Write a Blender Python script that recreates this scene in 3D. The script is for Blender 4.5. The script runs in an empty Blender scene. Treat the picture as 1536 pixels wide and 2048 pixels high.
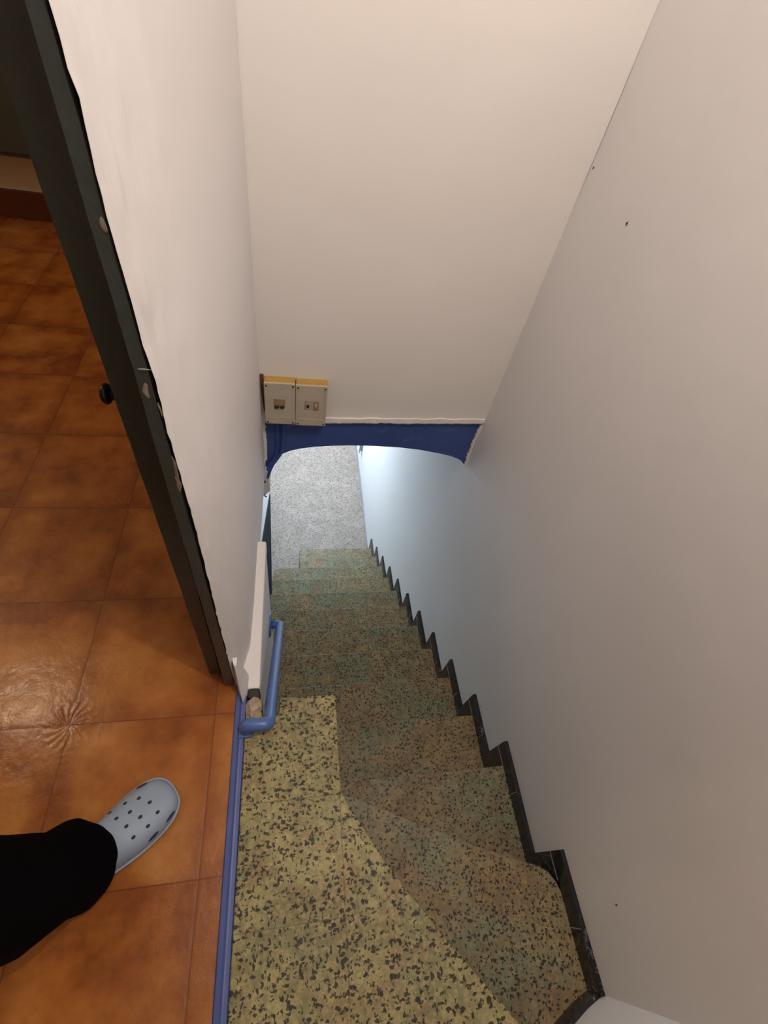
import bpy, bmesh, math, random
from mathutils import Vector, Matrix, noise
random.seed(7)
S = bpy.context.scene
C = S.collection
PI = math.pi

# ------------------------------------------------------------------ camera, light, exposure
EYE = 1.30                                   # camera height above the upper floor (z = 0)
cam = bpy.data.cameras.new('camera')
cam.sensor_fit = 'VERTICAL'; cam.sensor_height = 36.0; cam.sensor_width = 27.0
cam.lens = 939.0 * 36.0 / 2048.0             # focal length 939 px on a 2048 px tall picture
cam.clip_start = 0.02
co = bpy.data.objects.new('camera', cam); C.objects.link(co)
RX = Vector((0.98190, -0.11406, 0.15120)).normalized()
VW = Vector((0.18938, 0.60162, -0.77600)).normalized()
UP = RX.cross(VW).normalized()
M = Matrix((RX, UP, -VW)).transposed().to_4x4(); M.translation = (0, 0, EYE)
co.matrix_world = M
S.camera = co

w = bpy.data.worlds.new('world'); S.world = w; w.use_nodes = True
w.node_tree.nodes['Background'].inputs[0].default_value = (0.75, 0.8, 0.9, 1)
w.node_tree.nodes['Background'].inputs[1].default_value = 0.02

LAND_LAMP = (0.33, 0.16, 2.36)
ROOM_LAMP = (-1.58, 1.03, 1.98)
HALL_LAMP = (-0.01, 3.95, -0.26)
LAND_W, ROOM_W, HALL_W = 37.0, 9.0, 92.0

def lamp(name, kind, loc, power, col, size, rot=(0, 0, 0)):
    l = bpy.data.lights.new(name, kind); l.energy = power; l.color = col
    if kind == 'AREA':
        l.shape = 'RECTANGLE'; l.size = size[0]; l.size_y = size[1]
    else:
        l.shadow_soft_size = size
    o = bpy.data.objects.new(name, l); C.objects.link(o); o.location = loc; o.rotation_euler = rot
    return o
lamp('landing_bulb_light', 'POINT', LAND_LAMP, LAND_W, (1.0, 0.895, 0.825), 0.02)
lamp('room_bulb_light', 'POINT', ROOM_LAMP, ROOM_W, (1.0, 0.78, 0.54), 0.06)
lamp('room_far_fill_light', 'POINT', (-2.75, 1.9, 2.1), 17.0, (1.0, 0.78, 0.54), 0.06)  # added fill lamp, brightens the tiles deeper in the room
lamp('hall_tube_light', 'AREA', HALL_LAMP, HALL_W, (0.68, 0.85, 1.0), (0.35, 1.3))

S.view_settings.view_transform = 'Standard'
S.view_settings.look = 'None'
S.view_settings.exposure = 0.16
S.view_settings.gamma = 1.0
S.view_settings.use_curve_mapping = False

# ------------------------------------------------------------------ helpers
def lin(r, g, b):
    f = lambda c: (c / 255 / 12.92) if c / 255 <= 0.04045 else ((c / 255 + 0.055) / 1.055) ** 2.4
    return (f(r), f(g), f(b), 1.0)

class NT:
    def __init__(s, name):
        s.m = bpy.data.materials.new(name); s.m.use_nodes = True
        s.t = s.m.node_tree; s.b = s.t.nodes['Principled BSDF']
    def n(s, typ, **kw):
        nd = s.t.nodes.new(typ)
        for k, v in kw.items():
            if k.startswith('i_'):
                nd.inputs[k[2:].replace('_', ' ')].default_value = v
            else:
                setattr(nd, k, v)
        return nd
    def l(s, a, b): s.t.links.new(a, b)
    def math(s, op, a, b=None, c=None, clamp=False):
        nd = s.t.nodes.new('ShaderNodeMath'); nd.operation = op; nd.use_clamp = clamp
        for i, v in enumerate((a, b, c)):
            if v is None: continue
            if isinstance(v, (int, float)): nd.inputs[i].default_value = v
            else: s.l(v, nd.inputs[i])
        return nd.outputs[0]
    def mix(s, f, a, b, mode='MIX'):
        nd = s.t.nodes.new('ShaderNodeMix'); nd.data_type = 'RGBA'; nd.blend_type = mode
        for i, v in ((0, f), (6, a), (7, b)):
            if isinstance(v, (int, float, tuple)): nd.inputs[i].default_value = v
            else: s.l(v, nd.inputs[i])
        return nd.outputs[2]
    def ramp(s, f, stops):
        nd = s.t.nodes.new('ShaderNodeValToRGB')
        while len(nd.color_ramp.elements) < len(stops): nd.color_ramp.elements.new(0.5)
        for e, (p, c) in zip(nd.color_ramp.elements, stops):
            e.position = p; e.color = c if isinstance(c, tuple) else (c, c, c, 1)
        s.l(f, nd.inputs[0]); return nd.outputs[0]
    def pos(s): return s.n('ShaderNodeNewGeometry').outputs['Position']
    def noise(s, v, scale, detail=3, rough=0.5):
        nd = s.n('ShaderNodeTexNoise', i_Scale=scale, i_Detail=detail, i_Roughness=rough)
        s.l(v, nd.inputs['Vector']); return nd
    def col(s, c):
        if isinstance(c, tuple): s.b.inputs['Base Color'].default_value = c
        else: s.l(c, s.b.inputs['Base Color'])
    def rough(s, v):
        if isinstance(v, (int, float)): s.b.inputs['Roughness'].default_value = v
        else: s.l(v, s.b.inputs['Roughness'])
    def bump(s, h, strength=0.3, dist=0.01):
        nd = s.n('ShaderNodeBump', i_Strength=strength, i_Distance=dist)
        s.l(h, nd.inputs['Height']); s.l(nd.outputs[0], s.b.inputs['Normal'])

def plain(name, c, rough=0.5, metal=0.0, var=0.0, scale=20, bump=0.0, bscale=60):
    t = NT(name); t.rough(rough); t.b.inputs['Metallic'].default_value = metal
    p = t.pos()
    if var:
        nz = t.noise(p, scale, 4)
        f = t.ramp(nz.outputs[0], [(0.3, 0.0), (0.7, 1.0)])
        t.col(t.mix(f, tuple(x * (1 - var) for x in c[:3]) + (1,), tuple(min(1, x * (1 + var)) for x in c[:3]) + (1,)))
    else: t.col(c)
    if bump:
        t.bump(t.noise(p, bscale, 4).outputs[0], bump, 0.004)
    return t.m

def wall_mat(name, c, dirty=0.10, edge=None):
    """matt emulsion on hand-trowelled plaster"""
    t = NT(name); p = t.pos(); t.rough(0.62)
    big = t.noise(p, 1.7, 3).outputs[0]
    mid = t.noise(p, 9, 4).outputs[0]
    dk = tuple(x * (1 - dirty) for x in c[:3]) + (1,)
    a = t.mix(t.ramp(big, [(0.3, 0.0), (0.72, 1.0)]), dk, c)
    t.col(a)
    h = t.math('ADD', t.math('MULTIPLY', mid, 0.9), t.math('MULTIPLY', t.noise(p, 70, 3).outputs[0], 0.12))
    if edge is not None:
        # trowel ridges that run up and down beside the door opening
        mp = t.n('ShaderNodeMapping'); mp.inputs['Scale'].default_value = (60, 60, 2.2); t.l(p, mp.inputs[0])
        rid = t.noise(mp.outputs[0], 1.0, 3).outputs[0]
        sx = t.n('ShaderNodeSeparateXYZ'); t.l(p, sx.inputs[0])
        mk = t.math('SUBTRACT', 1.0, t.math('MULTIPLY', t.math('SUBTRACT', sx.outputs[1], edge), 11.0, clamp=True), clamp=True)
        h = t.math('ADD', h, t.math('MULTIPLY', t.math('MULTIPLY', rid, mk), 2.4))
    t.bump(h, 0.35, 0.006)
    return t.m

def terrazzo(name, base_a, base_b, base_c, chip, scale=96, thr=0.51, joints=None, rough=0.5, stain=0.55):
    """cast terrazzo: angular dark chips in a cloudy stone-and-cement base"""
    t = NT(name); p = t.pos()
    wob = t.n('ShaderNodeTexNoise', i_Scale=150.0, i_Detail=2.0); t.l(p, wob.inputs['Vector'])
    ofs = t.n('ShaderNodeVectorMath', operation='SUBTRACT'); t.l(wob.outputs['Color'], ofs.inputs[0]); ofs.inputs[1].default_value = (0.5, 0.5, 0.5)
    sc = t.n('ShaderNodeVectorMath', operation='SCALE'); t.l(ofs.outputs[0], sc.inputs[0]); sc.inputs['Scale'].default_value = 0.011
    ad = t.n('ShaderNodeVectorMath', operation='ADD'); t.l(p, ad.inputs[0]); t.l(sc.outputs[0], ad.inputs[1])
    def chips(scl, th, offs, st=(1, 1, 1), rt=0.0):
        mp = t.n('ShaderNodeMapping'); mp.inputs['Location'].default_value = offs; mp.inputs['Scale'].default_value = st; mp.inputs['Rotation'].default_value = (0, 0, rt); t.l(ad.outputs[0], mp.inputs[0])
        v = t.n('ShaderNodeTexVoronoi', i_Scale=scl); v.feature = 'F1'; v.voronoi_dimensions = '3D'; v.distance = 'EUCLIDEAN'
        t.l(mp.outputs[0], v.inputs['Vector'])
        s = t.n('ShaderNodeSeparateColor'); t.l(v.outputs['Color'], s.inputs[0])
        lim = t.math('MULTIPLY', t.math('ADD', t.math('MULTIPLY', s.outputs[0], 0.75), 0.45), th)
        d = t.math('SUBTRACT', lim, v.outputs['Distance'])
        return t.math('MULTIPLY', d, 9.0, clamp=True), s
    c1, s1 = chips(scale, thr * 0.86, (0, 0, 0), (0.72, 1.35, 1), 0.5)
    c2, s2 = chips(scale * 1.12, thr * 0.92, (3.1, 1.7, 0.4), (1.45, 0.75, 1), 0.2)
    c3, s3 = chips(scale * 0.9, thr * 1.1, (7.1, 4.7, 2.4))
    c4, s4 = chips(scale * 2.4, thr * 1.0, (1.1, 9.7, 5.4))
    cl = t.noise(p, 5.0, 4, 0.6).outputs[0]; cl2 = t.noise(p, 13.0, 4, 0.6).outputs[0]
    a = t.mix(t.ramp(cl, [(0.40, 0.0), (0.58, 1.0)]), base_a, base_b)
    a = t.mix(t.math('MULTIPLY', t.ramp(cl2, [(0.47, 0.0), (0.62, 1.0)]), stain), a, base_c)
    cl3 = t.noise(p, 46.0, 4, 0.65).outputs[0]
    a = t.mix(t.ramp(cl3, [(0.38, 0.42), (0.58, 0.0)]), a, tuple(x * 0.55 for x in base_b[:3]) + (1,))
    a = t.mix(t.ramp(cl3, [(0.58, 0.0), (0.74, 0.5)]), a, tuple(min(1, x * 1.45) for x in base_a[:3]) + (1,))
    a = t.mix(t.math('MULTIPLY', c3, 0.20), a, tuple(min(1, x * 1.5 + 0.01) for x in base_a[:3]) + (1,))
    a = t.mix(t.math('MULTIPLY', c4, 0.28), a, tuple(x * 0.5 for x in base_b[:3]) + (1,))
    ch = t.mix(s1.outputs[1], chip, tuple(x * 2.0 for x in chip[:3]) + (1,))
    a = t.mix(t.math('MULTIPLY', c1, 0.93), a, ch)
    a = t.mix(t.math('MULTIPLY', c2, t.math('MULTIPLY', t.math('GREATER_THAN', s2.outputs[2], 0.45), 0.92)), a, chip)
    t.b.inputs['Specular IOR Level'].default_value = 0.28
    if joints:
        sx = t.n('ShaderNodeSeparateXYZ'); t.l(p, sx.inputs[0])
        for ax, at, x0, x1 in joints:
            d = t.math('ABSOLUTE', t.math('SUBTRACT', sx.outputs[ax], at))
            k = t.math('LESS_THAN', d, 0.0011)
            o = sx.outputs[1 - ax]
            k = t.math('MULTIPLY', k, t.math('MULTIPLY', t.math('GREATER_THAN', o, x0), t.math('LESS_THAN', o, x1)))
            a = t.mix(t.math('MULTIPLY', k, 0.55), a, lin(88, 70, 52))
    t.col(a)
    t.rough(t.math('ADD', t.math('MULTIPLY', cl2, 0.25), rough - 0.1))
    t.bump(t.noise(p, 30, 3).outputs[0], 0.10, 0.003)
    return t.m

def tile_mat():
    t = NT('rustic_orange_tiles'); p = t.pos()
    TS, X0, Y0 = 0.3315, -0.5250, 0.359
    sx = t.n('ShaderNodeSeparateXYZ'); t.l(p, sx.inputs[0])
    u = t.math('DIVIDE', t.math('SUBTRACT', sx.outputs[0], X0), TS)
    v = t.math('DIVIDE', t.math('SUBTRACT', sx.outputs[1], Y0), TS)
    # signed distance from the nearest joint, in metres
    def sd(q): return t.math('MULTIPLY', t.math('SUBTRACT', t.math('FRACT', t.math('ADD', q, 0.5)), 0.5), TS)
    du, dv = sd(u), sd(v)
    au, av = t.math('ABSOLUTE', du), t.math('ABSOLUTE', dv)
    edge = t.math('MINIMUM', au, av)
    cell = t.n('ShaderNodeCombineXYZ'); t.l(t.math('FLOOR', u), cell.inputs[0]); t.l(t.math('FLOOR', v), cell.inputs[1])
    wn = t.n('ShaderNodeTexWhiteNoise'); wn.noise_dimensions = '3D'; t.l(cell.outputs[0], wn.inputs['Vector'])
    ofv = t.n('ShaderNodeVectorMath', operation='SCALE'); t.l(wn.outputs['Color'], ofv.inputs[0]); ofv.inputs['Scale'].default_value = 9.0
    pv = t.n('ShaderNodeVectorMath', operation='ADD'); t.l(p, pv.inputs[0]); t.l(ofv.outputs[0], pv.inputs[1])
    cloud = t.noise(pv.outputs[0], 7.5, 5, 0.58).outputs[0]
    fine = t.noise(pv.outputs[0], 38, 4, 0.6).outputs[0]
    a = t.ramp(cloud, [(0.30, lin(112, 60, 24)), (0.46, lin(152, 90, 38)), (0.60, lin(168, 108, 50)), (0.78, lin(184, 126, 66))])
    a = t.mix(t.math('MULTIPLY', t.ramp(fine, [(0.5, 0.0), (0.8, 1.0)]), 0.25), a, lin(120, 66, 28))
    a = t.mix(t.math('MULTIPLY', wn.outputs['Value'], 0.22), a, lin(140, 76, 26))
    # fired-darker rim of each tile
    wobble = t.math('MULTIPLY', t.math('SUBTRACT', cloud, 0.5), 0.09)
    rim = t.math('SUBTRACT', 1.0, t.math('DIVIDE', t.math('ADD', edge, wobble), 0.055), clamp=True)
    a = t.mix(t.math('MULTIPLY', rim, 0.55), a, lin(118, 60, 24))
    jt = t.math('SUBTRACT', 1.0, t.math('DIVIDE', edge, 0.0022), clamp=True)
    a = t.mix(t.math('MULTIPLY', jt, 0.75), a, lin(84, 42, 20))
    t.col(a)
    t.rough(t.math('ADD', t.math('MULTIPLY', fine, 0.22), 0.12))
    # pressed leaf flourish around every fourth corner
    r = t.math('SQRT', t.math('ADD', t.math('MULTIPLY', du, du), t.math('MULTIPLY', dv, dv)))
    ang = t.math('ARCTAN2', dv, du)
    swirl = t.math('ADD', t.math('MULTIPLY', ang, 8.0), t.math('MULTIPLY', r, 45.0))
    pet = t.math('POWER', t.math('ABSOLUTE', t.math('SINE', swirl)), 2.0)
    band = t.math('MULTIPLY', t.math('DIVIDE', t.math('SUBTRACT', 0.062, r), 0.012, clamp=True), t.math('DIVIDE', t.math('SUBTRACT', r, 0.012), 0.012, clamp=True))
    lobe = t.math('ADD', t.math('MULTIPLY', t.math('COSINE', t.math('MULTIPLY', ang, 8.0)), 0.25), 0.75)
    par_old = t.math('LESS_THAN', t.math('ABSOLUTE', t.math('SUBTRACT', t.math('MODULO', t.math('ADD', t.math('ADD', t.math('ROUND', u), t.math('ROUND', v)), 40.0), 2.0), 1.0)), 0.5)
    ev = lambda q: t.math('LESS_THAN', t.math('ABSOLUTE', t.math('SUBTRACT', t.math('FRACT', t.math('MULTIPLY', t.math('ROUND', q), 0.5)), 0.0)), 0.25)
    par = t.math('MULTIPLY', ev(u), ev(v))
    fl = t.math('MULTIPLY', t.math('MULTIPLY', t.math('MULTIPLY', pet, band), lobe), par)
    groove = t.math('DIVIDE', edge, 0.006, clamp=True)
    h = t.math('ADD', t.math('MULTIPLY', groove, 0.10), t.math('ADD', t.math('MULTIPLY', fl, 0.30), t.math('MULTIPLY', cloud, 1.6)))
    h = t.math('ADD', h, t.math('MULTIPLY', fine, 0.5))
    t.bump(h, 0.5, 0.003)
    return t.m

def marble_mat():
    t = NT('black_marble'); p = t.pos(); t.rough(0.22)
    nz = t.noise(p, 22, 5, 0.65).outputs[0]
    vein = t.math('SUBTRACT', 1.0, t.math('MULTIPLY', t.math('ABSOLUTE', t.math('SUBTRACT', nz, 0.5)), 60.0), clamp=True)
    mk = t.ramp(t.noise(p, 6, 2).outputs[0], [(0.52, 0.0), (0.66, 1.0)])
    a = t.mix(t.ramp(nz, [(0.35, 0.0), (0.75, 1.0)]), lin(14, 14, 18), lin(40, 40, 50))
    t.col(t.mix(t.math('MULTIPLY', t.math('MULTIPLY', vein, mk), 0.6), a, lin(150, 145, 150)))
    return t.m

def chipped_paint(name, c, under, amount=0.69, rough=0.38):
    t = NT(name); p = t.pos(); t.rough(rough)
    n1 = t.noise(p, 17, 4, 0.6).outputs[0]; n2 = t.noise(p, 4, 3).outputs[0]
    a = t.mix(t.ramp(n2, [(0.3, 0.0), (0.7, 1.0)]), tuple(x * 0.82 for x in c[:3]) + (1,), c)
    k = t.ramp(n1, [(amount, 0.0), (amount + 0.015, 1.0)])
    t.col(t.mix(k, a, under))
    t.bump(t.math('ADD', t.math('MULTIPLY', n1, 0.6), t.noise(p, 60, 3).outputs[0]), 0.35, 0.003)
    return t.m

M_WL = wall_mat('white_plaster_left', lin(226, 222, 221), 0.05, edge=0.43)
M_WB = wall_mat('white_plaster_back', lin(224, 219, 214), 0.05)
M_WR = wall_mat('white_plaster_right', lin(222, 219, 217), 0.05)
M_WLOW = wall_mat('white_plaster_lower', lin(222, 223, 225), 0.05)
M_ROOM = wall_mat('cream_plaster', lin(214, 200, 182), 0.06)
M_CEIL = plain('white_ceiling', lin(232, 230, 226), 0.8, var=0.03)
M_TILE = tile_mat()
M_LAND = terrazzo('yellow_terrazzo', lin(160, 149, 102), lin(124, 120, 82), lin(134, 106, 80), lin(24, 20, 10),
                  joints=[(1, 0.154, -0.2, 0.114), (1, -0.070, -0.2, 0.112), (0, 0.110, -1.5, 0.157)])
M_STEP = terrazzo('brown_terrazzo', lin(136, 115, 80), lin(112, 114, 88), lin(114, 91, 65), lin(18, 17, 11), scale=104, thr=0.46, stain=0.75)  # darker, browner base than the landing terrazzo
M_HALL = terrazzo('pale_terrazzo', lin(146, 132, 122), lin(132, 121, 112), lin(132, 112, 97), lin(38, 36, 32), scale=70, thr=0.40, rough=0.6, stain=0.4)
M_BLACK = marble_mat()
M_GREEN = chipped_paint('dark_green_paint', lin(62, 68, 66), lin(110, 104, 94), 0.78)
M_GREEN2 = chipped_paint('darker_green_paint', lin(54, 58, 52), lin(66, 56, 48), 0.75)
M_BLUE = chipped_paint('blue_wall_paint', lin(58, 80, 144), lin(66, 88, 150), 0.62, 0.55)
M_RAIL = plain('blue_enamel', lin(72, 100, 160), 0.32, var=0.05, bump=0.05)
M_KERB = plain('blue_kerb_paint', lin(66, 82, 140), 0.45, var=0.10, scale=14, bump=0.25, bscale=40)
M_WIREB = plain('blue_painted_pipe', lin(52, 74, 138), 0.4, var=0.06)
M_ABSY = plain('yellowed_plastic', lin(176, 138, 70), 0.5, var=0.08, scale=30)
M_ABSW = plain('aged_white_plastic', lin(180, 170, 152), 0.4, var=0.05, scale=30)
M_SCREW = plain('rusty_screw', lin(70, 50, 36), 0.6, metal=0.4)
M_BRKR = plain('breaker_beige', lin(150, 126, 96), 0.5, var=0.08)
M_BRKG = plain('breaker_grey', lin(168, 156, 136), 0.45, var=0.06)
M_DARK = plain('near_black', lin(24, 19, 17), 0.6)
M_RUBBLE = plain('broken_mortar', lin(168, 148, 130), 0.9, var=0.25, scale=60, bump=0.8, bscale=90)
M_TEAL = plain('dark_teal_paint', lin(34, 42, 48), 0.9, var=0.08)
M_CLOG = plain('pale_grey_foam', lin(138, 154, 176), 0.55, var=0.04, bump=0.08, bscale=120)
M_HOLE = plain('dark_vent', lin(44, 46, 52), 0.8)
M_CLOTH = plain('black_cloth', lin(5, 4, 7), 1.0, var=0.1, bump=0.25, bscale=300)
M_CLOTH.node_tree.nodes['Principled BSDF'].inputs['Specular IOR Level'].default_value = 0.05
M_TEAL.node_tree.nodes['Principled BSDF'].inputs['Specular IOR Level'].default_value = 0.1
M_SKIN = plain('skin', lin(190, 145, 120), 0.5, var=0.04)
M_BROWN = plain('dark_red_brown_skirting', lin(92, 46, 26), 0.4, var=0.15)
M_KNOB = plain('dark_iron', lin(30, 24, 20), 0.3, metal=0.5)
M_GREYM = plain('grey_metal', lin(120, 130, 140), 0.4, metal=0.3)
def emit(name, c, s):
    m = bpy.data.materials.new(name); m.use_nodes = True
    b = m.node_tree.nodes['Principled BSDF']; b.inputs['Base Color'].default_value = c
    b.inputs['Emission Color'].default_value = c; b.inputs['Emission Strength'].default_value = s
    return m

def link(name, bm, mat, parent=None, smooth=False):
    bmesh.ops.recalc_face_normals(bm, faces=bm.faces)
    me = bpy.data.meshes.new(name); bm.to_mesh(me); bm.free()
    me.materials.append(mat)
    if smooth: me.polygons.foreach_set('use_smooth', [True] * len(me.polygons))
    o = bpy.data.objects.new(name, me); C.objects.link(o)
    if parent: o.parent = parent
    return o
def tag(o, label=None, cat=None, group=None, kind=None):
    if label: o['label'] = label
    if cat: o['category'] = cat
    if group: o['group'] = group
    if kind: o['kind'] = kind
    return o
def empty(name, label, cat, loc, group=None):
    o = bpy.data.objects.new(name, None); C.objects.link(o); o.location = loc; o.empty_display_size = 0.05
    return tag(o, label, cat, group)
def rel(o, parent):
    """keep world placement of a mesh whose vertices are in world space"""
    o.parent = parent; o.location = -Vector(parent.location); return o
def bevel(o, wd=0.004, seg=2, ang=30):
    m = o.modifiers.new('bevel', 'BEVEL'); m.width = wd; m.segments = seg; m.limit_method = 'ANGLE'; m.angle_limit = math.radians(ang); return o

def box(bm, x0, x1, y0, y1, z0, z1):
    v = [bm.verts.new((x, y, z)) for z in (z0, z1) for y in (y0, y1) for x in (x0, x1)]
    for f in ((0, 1, 3, 2), (4, 6, 7, 5), (0, 4, 5, 1), (2, 3, 7, 6), (0, 2, 6, 4), (1, 5, 7, 3)):
        bm.faces.new([v[i] for i in f])
def boxo(name, b, mat, parent=None, bev=0.0):
    bm = bmesh.new(); box(bm, *b); o = link(name, bm, mat)
    if parent is not None: rel(o, parent)
    if bev: bevel(o, bev)
    return o
def prism(bm, pts, axis, a, b):
    """pts: 2-D outline; axis: the extruded axis (0: pts are y,z; 1: pts are x,z; 2: pts are x,y)"""
    def P(p, t):
        return {0: (t, p[0], p[1]), 1: (p[0], t, p[1]), 2: (p[0], p[1], t)}[axis]
    A = [bm.verts.new(P(p, a)) for p in pts]; B = [bm.verts.new(P(p, b)) for p in pts]
    n = len(pts)
    bm.faces.new(A); bm.faces.new(B[::-1])
    for i in range(n): bm.faces.new((A[i], A[(i + 1) % n], B[(i + 1) % n], B[i]))
def tube(bm, pts, r, seg=14, cap=True):
    pts = [Vector(p) for p in pts]; rings = []
    up = None
    for i, p in enumerate(pts):
        d = (pts[min(i + 1, len(pts) - 1)] - pts[max(i - 1, 0)]).normalized()
        if up is None: up = d.orthogonal().normalized()
        else: up = (up - d * up.dot(d)).normalized()
        s = d.cross(up); rr = r[i] if isinstance(r, (list, tuple)) else r
        rings.append([bm.verts.new(p + rr * (math.cos(2 * PI * k / seg) * up + math.sin(2 * PI * k / seg) * s)) for k in range(seg)])
    for a, b in zip(rings, rings[1:]):
        for k in range(seg): bm.faces.new((a[k], a[(k + 1) % seg], b[(k + 1) % seg], b[k]))
    if cap: bm.faces.new(rings[0][::-1]); bm.faces.new(rings[-1])
def smoothpath(pts, n=8, it=2):
    pts = [Vector(p) for p in pts]
    for _ in range(it):
        q = [pts[0]]
        for a, b in zip(pts, pts[1:]): q += [a * 0.75 + b * 0.25, a * 0.25 + b * 0.75]
        pts = q + [pts[-1]]
    return pts
def wallgrid(bm, O, U, V, nu, nv, fn=None, thick=None):
    """displaced sheet of plaster: O + u*U + v*V, fn(u, v) -> offset vector"""
    O, U, V = Vector(O), Vector(U), Vector(V); g = []
    for j in range(nv + 1):
        row = []
        for i in range(nu + 1):
            u, v = i / nu, j / nv; p = O + U * u + V * v
            if fn: p = p + Vector(fn(u, v, p))
            row.append(bm.verts.new(p))
        g.append(row)
    for j in range(nv):
        for i in range(nu): bm.faces.new((g[j][i], g[j][i + 1], g[j + 1][i + 1], g[j + 1][i]))
    return g
def structure(o): o['kind'] = 'structure'; return o
def Z(D): return EYE - D

# ------------------------------------------------------------------ heights of the stair
DR = 0.1845
ZC = Z(1.486)
NZ = [ZC - DR * i for i in range(13)]          # tread heights: 0 winder, 1..11 straight steps, 12 lower floor
NY = [None] + [0.228 + 0.2085 * (i - 1) for i in range(1, 12)]
ZF = NZ[12]
XR = 0.70

# ------------------------------------------------------------------ big structure
# right wall, from the winder to the far end of the lower passage
def rw(u, v, p):
    return (0.004 * noise.noise(Vector((p.y * 2.2, p.z * 2.2, 3))), 0, 0)
bm = bmesh.new(); wallgrid(bm, (XR, -0.285, ZF - 0.02), (0, 6.6, 0), (0, 0, 2.66 - ZF), 60, 50, rw)
structure(link('wall_right', bm, M_WR, smooth=True))
# curved wall behind the winder
path = [(0.70, -0.285), (0.655, -0.300), (0.60, -0.325), (0.55, -0.36), (0.51, -0.41), (0.48, -0.49), (0.468, -0.6), (0.465, -1.4)]
bm = bmesh.new()
lo = [bm.verts.new((x, y, -0.6)) for x, y in path]; hi = [bm.verts.new((x, y, 2.62)) for x, y in path]
for i in range(len(path) - 1): bm.faces.new((lo[i], lo[i + 1], hi[i + 1], hi[i]))
structure(link('wall_rear', bm, M_WR, smooth=True))

# wall across the stair: white plaster above, blue band with the flat arch below
YB = 1.28
bm = bmesh.new()
def bw(u, v, p):
    k = 0.004 * noise.noise(Vector((p.x * 3, p.z * 3, 8)))
    lip = max(0, 1 - v / 0.02)
    return (0, -k - 0.004 * lip, lip * (0.0035 * noise.noise(Vector((p.x * 45, 0, 0))) + 0.003 * noise.noise(Vector((p.x * 12, 4, 0)))))
zl, zr = Z(1.139), Z(1.103)
O = Vector((-0.118, YB, zl)); nu, nv = 160, 70
g = []
for j in range(nv + 1):
    v = (j / nv) ** 1.6; row = []
    for i in range(nu + 1):
        u = i / nu; zb = zl + (zr - zl) * u
        x = -0.118 + u * (XR + 0.118); z = zb + v * (2.62 - zb); p = Vector((x, YB, z))
        row.append(bm.verts.new(p + Vector(bw(u, v, p))))
    g.append(row)
for j in range(nv):
    for i in range(nu): bm.faces.new((g[j][i], g[j][i + 1], g[j + 1][i + 1], g[j + 1][i]))
# underside of the plaster coat
bk = [bm.verts.new((q.co.x, YB + 0.05, q.co.z + 0.002)) for q in g[0]]
for i in range(nu): bm.faces.new((g[0][i], bk[i], bk[i + 1], g[0][i + 1]))
wb = structure(link('wall_back', bm, M_WB, smooth=True))
arch = [(-0.125, 1.40), (-0.098, 1.372), (-0.084, 1.352), (-0.068, 1.330), (-0.045, 1.304), (-0.01, 1.284), (0.024, 1.272), (0.08, 1.260), (0.15, 1.252), (0.21, 1.248), (0.30, 1.247), (0.405, 1.251),
        (0.49, 1.261), (0.573, 1.278), (0.62, 1.290), (0.655, 1.304), (0.675, 1.317), (0.688, 1.333), (0.70, 1.345)]
outl = [(x, Z(d)) for x, d in arch] + [(XR, zr + 0.03), (-0.125, zl + 0.03)]
bm = bmesh.new(); prism(bm, outl, 1, YB + 0.007, YB + 0.15)
ar = structure(link('trim_1', bm, M_BLUE)); ar['label'] = 'blue painted band with a flat arch across the stair'
# ragged white plaster edges at both ends of the blue band
def ragged(name, pts, wd, y, mat, parent, thick=0.006, seed=0):
    bm = bmesh.new(); pts = [Vector(p) for p in pts]
    q = []
    for a, b in zip(pts, pts[1:]):
        n = max(2, int((b - a).length / 0.006))
        q += [a.lerp(b, k / n) for k in range(n)]
    q.append(pts[-1]); L = []; Rr = []
    for i, p in enumerate(q):
        d = (q[min(i + 1, len(q) - 1)] - q[max(0, i - 1)]).normalized(); nrm = Vector((-d.y, d.x))
        j1 = noise.noise(Vector((i * 0.9, seed, 0))) * wd * 0.5; j2 = noise.noise(Vector((i * 0.7, seed, 9))) * wd * 0.7
        L.append(p + nrm * (wd / 2 + j1)); Rr.append(p - nrm * (wd / 2 + j2))
    prism(bm, [tuple(v) for v in L] + [tuple(v) for v in Rr[::-1]], 1, y - thick, y + 0.01)
    o = link(name, bm, mat); o.parent = parent; return o
def lip():
    bm = bmesh.new(); n = 180; rows = []
    for i in range(n + 1):
        u = i / n; x = 0.105 + u * (XR - 0.105 - 0.004); zb = zl + (zr - zl) * ((x + 0.118) / (XR + 0.118))
        a = 0.0035 * noise.noise(Vector((x * 60, 1, 0))) + 0.003 * noise.noise(Vector((x * 14, 3, 0)))
        h = 0.019 + 0.004 * noise.noise(Vector((x * 20, 9, 0)))
        k = 0.007 + 0.002 * noise.noise(Vector((x * 30, 5, 2)))
        rows.append([bm.verts.new(q) for q in ((x, YB + 0.004, zb + a - 0.004), (x, YB - k * 0.75, zb + a - 0.003), (x, YB - k, zb + a + 0.002), (x, YB - 0.0055, zb + h), (x, YB + 0.004, zb + h + 0.003))])
    for r, q in zip(rows, rows[1:]):
        for k in range(4): bm.faces.new((r[k], r[k + 1], q[k + 1], q[k]))
    o = link('plaster_lip', bm, M_WB); o.parent = wb
lip()
ragged('plaster_edge', [(0.697, zr + 0.004), (0.692, 0.10), (0.694, 0.02), (0.698, -0.045)], 0.010, YB + 0.004, M_WB, wb, seed=2)
ragged('plaster_edge', [(-0.104, zl + 0.004), (-0.102, 0.05), (-0.104, -0.03)], 0.011, YB + 0.004, M_WB, wb, seed=5)

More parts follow.
